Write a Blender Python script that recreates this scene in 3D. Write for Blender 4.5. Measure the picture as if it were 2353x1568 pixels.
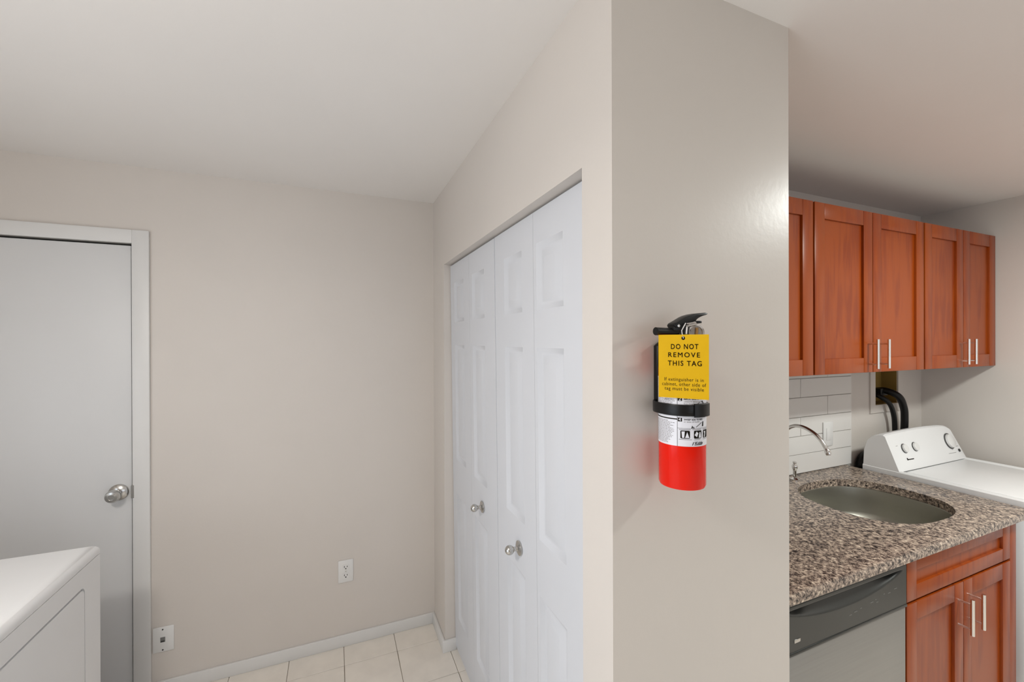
import bpy, bmesh, math, random
from mathutils import Vector, Matrix
random.seed(7)
S = bpy.context.scene
C = S.collection
for o in list(bpy.data.objects):
    bpy.data.objects.remove(o)
PI = math.pi

# ------------------------------------------------------------------ camera, world, light, exposure
CAM_H = 1.60
FOC = 968.9
yaw, pitch, roll = math.radians(22.72), math.radians(-0.088), math.radians(-0.166)
F = Vector((math.sin(yaw)*math.cos(pitch), math.cos(yaw)*math.cos(pitch), math.sin(pitch)))
R0 = Vector((math.cos(yaw), -math.sin(yaw), 0))
U0 = R0.cross(F)
RR = R0*math.cos(roll) + U0*math.sin(roll)
UU = -R0*math.sin(roll) + U0*math.cos(roll)
cam = bpy.data.objects.new('camera', bpy.data.cameras.new('camera'))
C.objects.link(cam)
cam.data.sensor_width = 36
cam.data.lens = 36*FOC/2353
cam.data.clip_start = 0.02
m = Matrix((( RR.x, UU.x, -F.x, 0), (RR.y, UU.y, -F.y, 0), (RR.z, UU.z, -F.z, CAM_H), (0, 0, 0, 1)))
cam.matrix_world = m
S.camera = cam

S.view_settings.view_transform = 'Standard'
S.view_settings.look = 'None'
S.view_settings.gamma = 1
S.view_settings.use_curve_mapping = False
S.view_settings.exposure = 0.09

W = bpy.data.worlds.new('daylight'); S.world = W
W.use_nodes = True
wn = W.node_tree.nodes; wl = W.node_tree.links
wn['Background'].inputs['Color'].default_value = (0.80, 0.88, 1.0, 1)
wn['Background'].inputs['Strength'].default_value = 1.0

def area(name, loc, direction, sx, sy, power, col):
    d = bpy.data.lights.new(name, 'AREA'); d.shape = 'RECTANGLE'; d.size = sx; d.size_y = sy
    d.energy = power; d.color = col
    o = bpy.data.objects.new(name, d); C.objects.link(o)
    o.location = loc; o.rotation_euler = Vector(direction).to_track_quat('-Z', 'Z').to_euler()
    return o
# daylight through the left window, fill from an added rear one, and the two ceiling lamps
area('window_and_fill_light', (-1.79, 0.32, 0.98), (1, 0, 0), 1.5, 1.78, 15, (0.80, 0.90, 1.0))
area('window_and_fill_light', (1.2, -2.57, 1.35), (0, 1, -0.5), 2.5, 1.5, 7, (0.97, 0.98, 1.0))  # unseen rear window light, added to brighten the pier face
LAMP_ENTRY = (-0.78, 0.45)
LAMP_KITCHEN = (2.35, 0.05)
def disk(name, loc, power, col, size=0.26):
    d = bpy.data.lights.new(name, 'AREA'); d.shape = 'DISK'; d.size = size; d.energy = power; d.color = col
    o = bpy.data.objects.new(name, d); C.objects.link(o); o.location = loc
disk('entry_lamp_fill', (LAMP_ENTRY[0], LAMP_ENTRY[1], 2.10), 12.5, (1.0, 0.97, 0.93), 0.2)  # extra downlight added under the globe to lift floor and lower walls
ENTRY_GLOBE_STRENGTH = 30.0   # opal globe of the entry lamp, built with the lamp below
disk('kitchen_lamp_light', (LAMP_KITCHEN[0], LAMP_KITCHEN[1], 2.345), 27, (0.96, 1.0, 0.96))

# ------------------------------------------------------------------ helpers
def ray(u, v):
    return F + RR*((u-1176.5)/FOC) - UU*((v-784)/FOC)
def at(u, v, ax, val):
    """where the sight line of photo pixel (u, v) meets the plane coordinate[ax] = val"""
    d = ray(u, v); c = Vector((0, 0, CAM_H))
    return c + d*((val-c[ax])/d[ax])

def world_loc(o):
    p = Vector((0, 0, 0))
    while o is not None:
        p += o.location; o = o.parent
    return p

class MB:
    def __init__(s): s.bm = bmesh.new()
    def box(s, x0, x1, y0, y1, z0, z1, bev=0, seg=2):
        b = bmesh.new()
        vs = [b.verts.new((x, y, z)) for x in (x0, x1) for y in (y0, y1) for z in (z0, z1)]
        for f in ((0,1,3,2), (4,6,7,5), (0,4,5,1), (2,3,7,6), (0,2,6,4), (1,5,7,3)):
            b.faces.new([vs[i] for i in f])
        if bev: bmesh.ops.bevel(b, geom=b.edges[:], offset=bev, segments=seg, affect='EDGES', profile=0.5)
        s.merge(b); return s
    def merge(s, b):
        me = bpy.data.meshes.new('t'); b.to_mesh(me); b.free(); s.bm.from_mesh(me); bpy.data.meshes.remove(me)
    def faces(s, verts, faces):
        vs = [s.bm.verts.new(v) for v in verts]
        for f in faces:
            try: s.bm.faces.new([vs[i] for i in f])
            except ValueError: pass
        return s
    def prism(s, poly, ax, a0, a1, bev=0, seg=2):
        """poly of the two other coordinates (in x,y,z order), swept along ax from a0 to a1"""
        def P(p, a):
            q = list(p); q.insert(ax, a); return q
        b = bmesh.new()
        A = [b.verts.new(P(p, a0)) for p in poly]; B = [b.verts.new(P(p, a1)) for p in poly]
        n = len(poly)
        b.faces.new(A); b.faces.new(B[::-1])
        for i in range(n): b.faces.new((A[i], B[i], B[(i+1) % n], A[(i+1) % n]))
        bmesh.ops.recalc_face_normals(b, faces=b.faces[:])
        if bev: bmesh.ops.bevel(b, geom=b.edges[:], offset=bev, segments=seg, affect='EDGES', profile=0.5)
        s.merge(b); return s
    def tube(s, pts, r, seg=12, cap=True):
        pts = [Vector(p) for p in pts]; n = len(pts)
        rs = r if isinstance(r, (list, tuple)) else [r]*n
        rings = []; up = None
        for i, p in enumerate(pts):
            t = (pts[min(i+1, n-1)] - pts[max(i-1, 0)]).normalized()
            if up is None:
                a = Vector((0, 0, 1)) if abs(t.z) < 0.9 else Vector((1, 0, 0))
            else: a = up
            sd = t.cross(a)
            if sd.length < 1e-5: sd = t.cross(Vector((0, 1, 0)))
            sd.normalize(); up = sd.cross(t).normalized()
            rings.append([s.bm.verts.new(p + (sd*math.cos(2*PI*k/seg) + up*math.sin(2*PI*k/seg))*rs[i]) for k in range(seg)])
        for a, b in zip(rings, rings[1:]):
            for k in range(seg): s.bm.faces.new((a[k], a[(k+1) % seg], b[(k+1) % seg], b[k]))
        if cap:
            s.bm.faces.new(rings[0][::-1]); s.bm.faces.new(rings[-1])
        return s
    def lathe(s, prof, c, axis=(0, 0, 1), seg=32):
        """prof: (radius, height) pairs along axis from c"""
        az = Vector(axis).normalized(); a = Vector((1, 0, 0)) if abs(az.x) < 0.9 else Vector((0, 1, 0))
        ax = az.cross(a).normalized(); ay = az.cross(ax); c = Vector(c)
        rings = []
        for r, hh in prof:
            if r < 1e-6: rings.append([s.bm.verts.new(c + az*hh)])
            else: rings.append([s.bm.verts.new(c + az*hh + (ax*math.cos(2*PI*k/seg) + ay*math.sin(2*PI*k/seg))*r) for k in range(seg)])
        for a_, b_ in zip(rings, rings[1:]):
            for k in range(seg):
                k2 = (k+1) % seg
                if len(a_) == 1 and len(b_) == 1: continue
                if len(a_) == 1: f = (a_[0], b_[k2], b_[k])
                elif len(b_) == 1: f = (a_[k], a_[k2], b_[0])
                else: f = (a_[k], a_[k2], b_[k2], b_[k])
                s.bm.faces.new(f)
        return s
    def plate(s, outer, holes, ax, a0, a1):
        """flat plate of outline 'outer' minus 'holes' (2-D loops), thickness a0..a1 along ax"""
        def P(p, a):
            q = list(p); q.insert(ax, a); return q
        b = bmesh.new()
        for a in (a0, a1):
            es = []
            for lp in [outer]+holes:
                vs = [b.verts.new(P(p, a)) for p in lp]
                es += [b.edges.new((vs[i], vs[(i+1) % len(vs)])) for i in range(len(vs))]
            bmesh.ops.triangle_fill(b, use_beauty=True, use_dissolve=False, edges=es)
        for lp in [outer]+holes:
            n = len(lp)
            A = [b.verts.new(P(p, a0)) for p in lp]; B = [b.verts.new(P(p, a1)) for p in lp]
            for i in range(n): b.faces.new((A[i], A[(i+1) % n], B[(i+1) % n], B[i]))
        bmesh.ops.remove_doubles(b, verts=b.verts[:], dist=1e-5)
        bmesh.ops.recalc_face_normals(b, faces=b.faces[:])
        s.merge(b); return s
    def map(s, fn):
        for v in s.bm.verts: v.co = Vector(fn(v.co))
        return s
    def build(s, name, mat, parent=None, loc=None, smooth=True, normals=True, ang=38):
        bm = s.bm
        if normals: bmesh.ops.recalc_face_normals(bm, faces=bm.faces[:])
        off = world_loc(parent) + Vector(loc or (0, 0, 0))
        for v in bm.verts: v.co -= off
        if smooth:
            lim = math.radians(ang)
            for f in bm.faces: f.smooth = True
            for e in bm.edges:
                e.smooth = len(e.link_faces) == 2 and e.calc_face_angle(0) < lim
        me = bpy.data.meshes.new(name); bm.to_mesh(me); bm.free()
        if mat: me.materials.append(mat)
        o = bpy.data.objects.new(name, me); C.objects.link(o)
        if parent: o.parent = parent
        if loc: o.location = loc
        return o

def tag(o, label, cat=None, group=None, kind=None):
    o['label'] = label
    if cat: o['category'] = cat
    if group: o['group'] = group
    if kind: o['kind'] = kind
    return o
def thing(name, loc, label, cat=None, group=None, kind=None):
    o = bpy.data.objects.new(name, None); C.objects.link(o); o.location = loc; o.empty_display_size = 0.1
    return tag(o, label, cat, group, kind)
def struct(o, label=None):
    o['kind'] = 'structure'
    if label: o['label'] = label
    return o

def spline(pts, n_=8):
    P = [Vector(p) for p in pts]; out = []
    for i in range(len(P)-1):
        a, b_, c_, d_ = P[max(i-1, 0)], P[i], P[i+1], P[min(i+2, len(P)-1)]
        for k in range(n_):
            t_ = k/n_
            out.append(0.5*((2*b_)+(c_-a)*t_+(2*a-5*b_+4*c_-d_)*t_*t_+(3*b_-a-3*c_+d_)*t_**3))
    out.append(P[-1]); return out

def rrect(x0, x1, z0, z1, r, n=6):
    pts = []
    for cx, cz, a0 in ((x1-r, z1-r, 0), (x0+r, z1-r, 90), (x0+r, z0+r, 180), (x1-r, z0+r, 270)):
        for k in range(n+1):
            a = math.radians(a0 + 90*k/n); pts.append((cx + r*math.cos(a), cz + r*math.sin(a)))
    return pts

def text2d(body, size, bold=0.0, spacing=1.0, shear=0.0, align='CENTER'):
    cu = bpy.data.curves.new('t', 'FONT'); cu.body = body; cu.size = size
    cu.space_character = spacing; cu.align_x = align; cu.align_y = 'CENTER'; cu.shear = shear; cu.resolution_u = 3
    ob = bpy.data.objects.new('t', cu)
    me = bpy.data.meshes.new_from_object(ob)
    v0 = [tuple(v.co)[:2] for v in me.vertices]; f0 = [tuple(p.vertices) for p in me.polygons]; vs = []; fs = []
    sh = bold*size                       # heavier strokes: the outline laid down again, shifted by half a stroke
    for dx, dy in (((0, 0),) if not bold else ((-sh, -sh), (sh, -sh), (sh, sh), (-sh, sh))):
        k0 = len(vs); vs += [(x+dx, y+dy) for x, y in v0]; fs += [tuple(i+k0 for i in f_) for f_ in f0]
    bpy.data.objects.remove(ob); bpy.data.curves.remove(cu); bpy.data.meshes.remove(me)
    return vs, fs

# ------------------------------------------------------------------ materials
def srgb(r, g, b):
    f = lambda c: (c/255/12.92) if c/255 <= 0.04045 else ((c/255+0.055)/1.055)**2.4
    return (f(r), f(g), f(b), 1)
def mat(name, col, rough=0.5, metal=0.0, var=0.04, vscale=6.0, bump=0.0, bscale=60.0, coat=0.0, spec=0.5, stretch=None, dist=0.002):
    m_ = bpy.data.materials.new(name); m_.use_nodes = True
    nt = m_.node_tree; N = nt.nodes; L = nt.links; p = N['Principled BSDF']
    p.inputs['Roughness'].default_value = rough; p.inputs['Metallic'].default_value = metal
    p.inputs['Specular IOR Level'].default_value = spec
    p.inputs['Coat Weight'].default_value = coat
    tc = N.new('ShaderNodeTexCoord'); mp = N.new('ShaderNodeMapping'); L.new(tc.outputs['Object'], mp.inputs['Vector'])
    if stretch: mp.inputs['Scale'].default_value = stretch
    nz = N.new('ShaderNodeTexNoise'); nz.inputs['Scale'].default_value = vscale; nz.inputs['Detail'].default_value = 5
    L.new(mp.outputs['Vector'], nz.inputs['Vector'])
    rp = N.new('ShaderNodeValToRGB'); L.new(nz.outputs['Fac'], rp.inputs['Fac'])
    rp.color_ramp.elements[0].position = 0.3; rp.color_ramp.elements[1].position = 0.7
    rp.color_ramp.elements[0].color = tuple(c*(1-var) for c in col[:3])+(1,)
    rp.color_ramp.elements[1].color = tuple(min(1, c*(1+var)) for c in col[:3])+(1,)
    L.new(rp.outputs['Color'], p.inputs['Base Color'])
    if bump:
        n2 = N.new('ShaderNodeTexNoise'); n2.inputs['Scale'].default_value = bscale; n2.inputs['Detail'].default_value = 3
        L.new(mp.outputs['Vector'], n2.inputs['Vector'])
        b = N.new('ShaderNodeBump'); b.inputs['Strength'].default_value = bump; b.inputs['Distance'].default_value = dist
        L.new(n2.outputs['Fac'], b.inputs['Height']); L.new(b.outputs['Normal'], p.inputs['Normal'])
    return m_

M = {}
M['wall'] = mat('beige_wall_paint', srgb(214, 207, 200), 0.5, var=0.015, vscale=2.5, bump=0.10, bscale=90)
M['wall_gloss'] = mat('beige_semi_gloss_paint', srgb(210, 203, 195), 0.33, var=0.015, vscale=2.5, bump=0.12, bscale=70)
M['ceil'] = mat('ceiling_paint', srgb(240, 236, 232), 0.75, var=0.012, vscale=2, bump=0.06, bscale=120)
M['trim'] = mat('white_trim_paint', srgb(222, 221, 219), 0.4, var=0.012)
M['door'] = mat('white_door_paint', srgb(216, 216, 216), 0.42, var=0.012, vscale=3, bump=0.03)
M['bifold'] = mat('white_bifold_paint', srgb(213, 215, 220), 0.38, var=0.01, vscale=3, bump=0.03, bscale=150)
M['tile'] = mat('beige_floor_tile', srgb(232, 225, 215), 0.35, var=0.06, vscale=9, bump=0.03)
M['grout'] = mat('floor_grout', srgb(150, 138, 125), 0.9, var=0.05)
M['splash'] = mat('white_subway_tile', srgb(225, 222, 218), 0.2, var=0.01)
M['splash_grout'] = mat('backsplash_grout', srgb(185, 180, 172), 0.85, var=0.03)
M['chrome'] = mat('chrome', (0.72, 0.71, 0.70, 1), 0.12, 1.0, var=0.01)
M['nickel'] = mat('brushed_nickel', (0.56, 0.55, 0.53, 1), 0.22, 1.0, var=0.02)
M['handle'] = mat('polished_steel', (0.83, 0.80, 0.76, 1), 0.20, 1.0, var=0.01)
M['steel'] = mat('stainless_steel', (0.36, 0.36, 0.35, 1), 0.42, 0.85, var=0.03, vscale=3, stretch=(1, 1, 40))
M['sink'] = mat('satin_sink_steel', (0.40, 0.39, 0.34, 1), 0.42, 0.95, var=0.03)
M['black'] = mat('black_plastic', (0.006, 0.006, 0.006, 1), 0.35, var=0.1, spec=0.3)
M['black_panel'] = mat('black_control_panel', (0.022, 0.024, 0.022, 1), 0.3, var=0.05)
M['rubber'] = mat('black_rubber', (0.005, 0.005, 0.005, 1), 0.4, var=0.1, spec=0.3)
M['enamel'] = mat('white_enamel', srgb(236, 236, 236), 0.28, var=0.008)
M['plastic_w'] = mat('white_plastic', srgb(228, 227, 225), 0.35, var=0.008)
M['slot'] = mat('dark_slot', (0.03, 0.03, 0.03, 1), 0.6)
M['red'] = mat('red_enamel', (0.76, 0.010, 0.001, 1), 0.14, var=0.02, spec=0.28)
M['yellow'] = mat('yellow_tag_card', (0.68, 0.40, 0.004, 1), 0.55, var=0.02, vscale=30, spec=0.15)
M['paper'] = mat('white_label_paper', srgb(226, 226, 232), 0.35, var=0.01)
M['ink'] = mat('black_ink', (0.012, 0.009, 0.006, 1), 0.7, spec=0.1)
M['inkgrey'] = mat('grey_ink', (0.22, 0.21, 0.21, 1), 0.6)
M['gaugeface'] = mat('gauge_face_glass', srgb(150, 140, 126), 0.2, var=0.15, vscale=90)
M['dialring'] = mat('shaded_dial_ring', (0.10, 0.10, 0.10, 1), 0.3, 0.6)  # ring tone darkened to carry the shading round the washer dials
M['tie'] = mat('white_nylon_tie', srgb(230, 228, 225), 0.4)
M['gold'] = mat('brass_pin', (0.30, 0.16, 0.05, 1), 0.4, 0.6)
M['boxin'] = mat('outlet_box_inside', srgb(150, 122, 60), 0.6, var=0.08)
M['dark'] = mat('gap_shade_black', (0.01, 0.01, 0.01, 1), 0.8)
M['greytext'] = mat('grey_print', srgb(120, 120, 118), 0.5)
M['lampglass'] = mat('opal_lamp_glass', (0.9, 0.88, 0.84, 1), 0.3)

def wood(name, c0, c1, rough=0.3):
    m_ = bpy.data.materials.new(name); m_.use_nodes = True
    nt = m_.node_tree; N = nt.nodes; L = nt.links; p = N['Principled BSDF']
    tc = N.new('ShaderNodeTexCoord'); mp = N.new('ShaderNodeMapping'); L.new(tc.outputs['Object'], mp.inputs['Vector'])
    mp.inputs['Scale'].default_value = (14, 14, 1.3)
    n1 = N.new('ShaderNodeTexNoise'); n1.inputs['Scale'].default_value = 3.0; n1.inputs['Detail'].default_value = 7; n1.inputs['Distortion'].default_value = 0.6
    L.new(mp.outputs['Vector'], n1.inputs['Vector'])
    n2 = N.new('ShaderNodeTexNoise'); n2.inputs['Scale'].default_value = 2.2; L.new(tc.outputs['Object'], n2.inputs['Vector'])
    mx = N.new('ShaderNodeMath'); mx.operation = 'ADD'; L.new(n1.outputs['Fac'], mx.inputs[0]); L.new(n2.outputs['Fac'], mx.inputs[1])
    rp = N.new('ShaderNodeValToRGB'); rp.color_ramp.elements[0].position = 0.75; rp.color_ramp.elements[1].position = 1.25
    hv = N.new('ShaderNodeMath'); hv.operation = 'MULTIPLY'; hv.inputs[1].default_value = 1.0
    L.new(mx.outputs[0], hv.inputs[0])
    rp.color_ramp.elements[0].position = 0.80; rp.color_ramp.elements[1].position = 1.0
    rp.color_ramp.elements[0].color = c0; rp.color_ramp.elements[1].color = c1
    L.new(hv.outputs[0], rp.inputs['Fac']); L.new(rp.outputs['Color'], p.inputs['Base Color'])
    p.inputs['Roughness'].default_value = rough; p.inputs['Specular IOR Level'].default_value = 0.4; p.inputs['Coat Weight'].default_value = 0.0; p.inputs['Coat Roughness'].default_value = 0.25
    return m_
M['wood'] = wood('cherry_stained_wood', (0.24, 0.035, 0.002, 1), (0.31, 0.054, 0.003, 1), 0.31)
M['wood_in'] = mat('cabinet_carcass_wood', (0.16, 0.03, 0.008, 1), 0.4, var=0.1)

def granite():
    m_ = bpy.data.materials.new('speckled_brown_granite'); m_.use_nodes = True
    nt = m_.node_tree; N = nt.nodes; L = nt.links; p = N['Principled BSDF']
    tc = N.new('ShaderNodeTexCoord')
    n1 = N.new('ShaderNodeTexNoise'); n1.inputs['Scale'].default_value = 78; n1.inputs['Detail'].default_value = 6; n1.inputs['Roughness'].default_value = 0.72
    L.new(tc.outputs['Object'], n1.inputs['Vector'])
    rp = N.new('ShaderNodeValToRGB'); L.new(n1.outputs['Fac'], rp.inputs['Fac'])
    e = rp.color_ramp.elements
    e[0].position = 0.38; e[0].color = srgb(34, 30, 30)
    e[1].position = 0.64; e[1].color = srgb(228, 212, 192)
    for pos, col in ((0.43, srgb(90, 81, 76)), (0.48, srgb(138, 122, 110)), (0.53, srgb(164, 148, 134)), (0.58, srgb(186, 166, 148))):
        q = e.new(pos); q.color = col
    v1 = N.new('ShaderNodeTexNoise'); v1.inputs['Scale'].default_value = 160; v1.inputs['Detail'].default_value = 2
    L.new(tc.outputs['Object'], v1.inputs['Vector'])
    r2 = N.new('ShaderNodeValToRGB'); L.new(v1.outputs['Fac'], r2.inputs['Fac'])
    r2.color_ramp.elements[0].position = 0.33; r2.color_ramp.elements[0].color = (0.12, 0.11, 0.11, 1)
    r2.color_ramp.elements[1].position = 0.42; r2.color_ramp.elements[1].color = (1, 1, 1, 1)
    mx = N.new('ShaderNodeMix'); mx.data_type = 'RGBA'; mx.blend_type = 'MULTIPLY'; mx.inputs['Factor'].default_value = 1
    L.new(rp.outputs['Color'], mx.inputs['A']); L.new(r2.outputs['Color'], mx.inputs['B'])
    L.new(mx.outputs['Result'], p.inputs['Base Color'])
    p.inputs['Roughness'].default_value = 0.3
    return m_
M['granite'] = granite()

# ------------------------------------------------------------------ room shell
H = 2.38
XL, XR = -1.75, 3.44            # left and right walls
YB, YK, YF = 2.382, 1.47, -2.6  # entry back wall, kitchen back wall, wall behind the camera
XW, YP, XP = 0.515, 0.706, 1.047  # closet wall face, pier face, pier right edge
OY0, OY1, OZ = 0.818, 2.135, 1.99 # closet opening

fl = struct(MB().box(XL-.1, XR+.1, YF-.1, YB+.1, -0.1, -0.004).build('floor', M['grout']), 'floor of square beige tiles with thin grout lines')
tb = MB().box(-.1255, .1255, -.1275, .1275, -0.02, 0, 0.0015, 1)
tile_me = None
gx, gy = 0.2535, 0.2575
for i in range(-7, 14):
    for j in range(-18, 1):
        x0 = 0.0355 + gx*i; y0 = 2.2325 + gy*j
        cx, cy = x0 + gx/2, y0 + gy/2
        if cx + .1 > XR or cx - .13 < XL-.05 or cy < -2.0: continue
        if cx > 0.72 and cy > 0.95: continue
        if len(fl.children) >= 295: continue
        if tile_me is None:
            o = tb.build('floor_tile', M['tile']); tile_me = o.data
        else:
            o = bpy.data.objects.new('floor_tile', tile_me); C.objects.link(o)
        o.parent = fl; o.location = (cx, cy, 0); 
struct(MB().box(XL-.1, XR+.1, YF-.1, YB+.1, H, H+.1).build('ceiling', M['ceil']), 'plain off-white ceiling over entry and kitchen')

# wall with the entry door
DX0, DX1, DZ = -1.645, -0.829, 2.036   # door opening
w = MB()
w.box(DX1, XW+.1, YB, YB+.1, 0, H); w.box(XL-.1, DX0, YB, YB+.1, 0, H); w.box(DX0, DX1, YB, YB+.1, DZ, H)
struct(w.build('wall_back', M['wall']), 'beige back wall between the white slab door and the closet')
struct(MB().box(DX0-.02, DX1+.02, YB+.1, YB+.12, 0, DZ+.02).build('gap_shade', M['dark']), 'black sheet added as the shade in the gap around the entry door')  # black sheet puts the shade of the door gap into colour
# closet wall, mitred against the pier
w = MB()
w.box(XW, XW+.095, OY1, YB, 0, H)
w.box(XW, XW+.095, OY0, OY1, OZ, H)
w.prism([(XW, YP), (XW, OY0), (XW+.095, OY0), (XW+.095, YP+.095)], 2, 0, H)
struct(w.build('wall_closet', M['wall']), 'off-white closet wall around the bifold door opening')
w = MB()
w.prism([(XW, YP), (XW+.095, YP+.095), (XP-.095, YP+.095), (XP-.095, YK+.1), (XP, YK+.1), (XP, YP)], 2, 0, H)
struct(w.build('wall_pier', M['wall_gloss']), 'beige semi-gloss wall end that carries the fire extinguisher')
struct(MB().box(XW+.4, XP-.095, OY1+.11, OY1+.13, 0, H).box(XW+.09, XP-.095, OY0-.01, OY0, 0, 0.01).build('wall_inside', M['wall']), 'inner closet wall')
# kitchen walls; the back one has the hole of the washer outlet box
BX0, BX1, BZ0, BZ1 = 2.93, 3.165, 1.212, 1.42
w = MB()
w.box(XP, BX0, YK, YK+.1, 0, H); w.box(BX1, XR+.1, YK, YK+.1, 0, H)
w.box(BX0, BX1, YK, YK+.1, 0, BZ0); w.box(BX0, BX1, YK, YK+.1, BZ1, H)
wkb = struct(w.build('wall_kitchen_back', M['wall']), 'kitchen back wall behind sink and washer')
struct(MB().box(XR, XR+.1, YF-.1, YK+.1, 0, H).build('wall_right', M['wall']), 'kitchen right wall beside the washer')
# left wall's daylight window, rear wall's window added to light the pier (outside the frame)
w = MB(); LY0, LY1, LZ0, LZ1 = -0.48, 1.12, 0.05, 1.92
w.box(XL-.1, XL, YF-.1, LY0, 0, H); w.box(XL-.1, XL, LY1, YB+.1, 0, H)
w.box(XL-.1, XL, LY0, LY1, 0, LZ0); w.box(XL-.1, XL, LY0, LY1, LZ1, H)
struct(w.build('wall_left', M['wall']), 'left wall with a window')
w = MB(); RX0, RX1, RZ0, RZ1 = -0.1, 2.5, 0.58, 2.12
w.box(XL-.1, RX0, YF-.1, YF, 0, H); w.box(RX1, XR+.1, YF-.1, YF, 0, H)
w.box(RX0, RX1, YF-.1, YF, 0, RZ0); w.box(RX0, RX1, YF-.1, YF, RZ1, H)
struct(w.build('wall_front', M['wall']), 'wall behind the camera with a wide added window opening')
f = MB()
for a, b in ((LY0, LY0+.04), (LY1-.04, LY1), ((LY0+LY1)/2-.02, (LY0+LY1)/2+.02)): f.box(XL-.03, XL+.01, a, b, LZ0, LZ1)
f.box(XL-.03, XL+.01, LY0, LY1, LZ0, LZ0+.04).box(XL-.03, XL+.01, LY0, LY1, LZ1-.04, LZ1)
struct(f.build('window_1', M['trim']), 'white window frame in the left wall')
f = MB()
for a, b in ((RX0, RX0+.04), (RX1-.04, RX1), ((RX0+RX1)/2-.02, (RX0+RX1)/2+.02)): f.box(a, b, YF-.02, YF+.01, RZ0, RZ1)
f.box(RX0, RX1, YF-.02, YF+.01, RZ0, RZ0+.04).box(RX0, RX1, YF-.02, YF+.01, RZ1-.04, RZ1)
struct(f.build('added_rear_window', M['trim']), 'white frame of the unseen window added behind the camera')

# baseboards
b = MB().box(-0.768, XW-.001, YB-.012, YB, 0, 0.06, 0.003)
struct(b.build('baseboard_back', M['trim']), 'white baseboard along the back wall')
b = MB().prism([(XW-.014, YB-.0125), (XW-.014, OY1-.014), (XW+.058, OY1-.014), (XW+.058, OY1-.0005), (XW-.0005, OY1-.0005), (XW-.0005, YB-.0125)], 2, 0, 0.06, 0.002)
struct(b.build('baseboard_closet', M['trim']), 'short white baseboard wrapping the closet corner')
b = MB().prism([(XW-.012, OY0-.002), (XW-.012, YP-.012), (XP, YP-.012), (XP, YP-.0005), (XW-.0005, YP-.0005), (XW-.0005, OY0-.002)], 2, 0, 0.06, 0.002)
struct(b.build('baseboard_pier', M['trim']), 'white baseboard at the foot of the extinguisher wall')

# ------------------------------------------------------------------ entry door
d1 = thing('door_1', ((DX0+DX1)/2, YB, 0), 'flush white slab entry door with a steel knob in the back wall', kind='structure')
MB().box(DX0+.008, DX1-.009, YB+.003, YB+.043, 0.012, DZ-.010, 0.002).build('leaf', M['door'], d1)
f = MB()
f.box(DX1-.001, DX1+.06, YB-.014, YB, 0, DZ+.059, 0.003).box(DX0-.06, DX0+.001, YB-.014, YB, 0, DZ+.059, 0.003)
f.box(DX0, DX1, YB-.014, YB, DZ-.001, DZ+.059, 0.003)
f.build('casing', M['trim'], d1)
f = MB().box(DX1-.0015, DX1+.002, YB-.012, YB+.05, 0, DZ).box(DX0-.002, DX0+.0015, YB-.012, YB+.05, 0, DZ)
f.build('jamb', M['trim'], d1)
kx, kz = -0.883, 0.935
kn = MB().lathe([(0, .0), (.036, .0), (.036, .006), (.031, .012), (.016, .016), (.0135, .030), (.0165, .036)], (kx, YB+.003, kz), (0, -1, 0), 32).build('knob_rose', M['nickel'], d1)
MB().lathe([(.0165, .034), (.0235, .040), (.0265, .050), (.0265, .062), (.0215, .072), (.0120, .0735), (.0115, .0705), (0, .0705)], (kx, YB+.003, kz), (0, -1, 0), 32).build('knob', M['nickel'], kn)
MB().box(DX1-.0065, DX1+.004, YB-.0145, YB+.02, kz-.028, kz+.028).build('strike_plate', M['nickel'], d1)
for hz in (0.25, 1.05, 1.82):
    MB().tube([(DX0+.004, YB-.004, hz-.045), (DX0+.004, YB-.004, hz+.045)], .006, 10).build('hinge', M['nickel'], d1)

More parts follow.
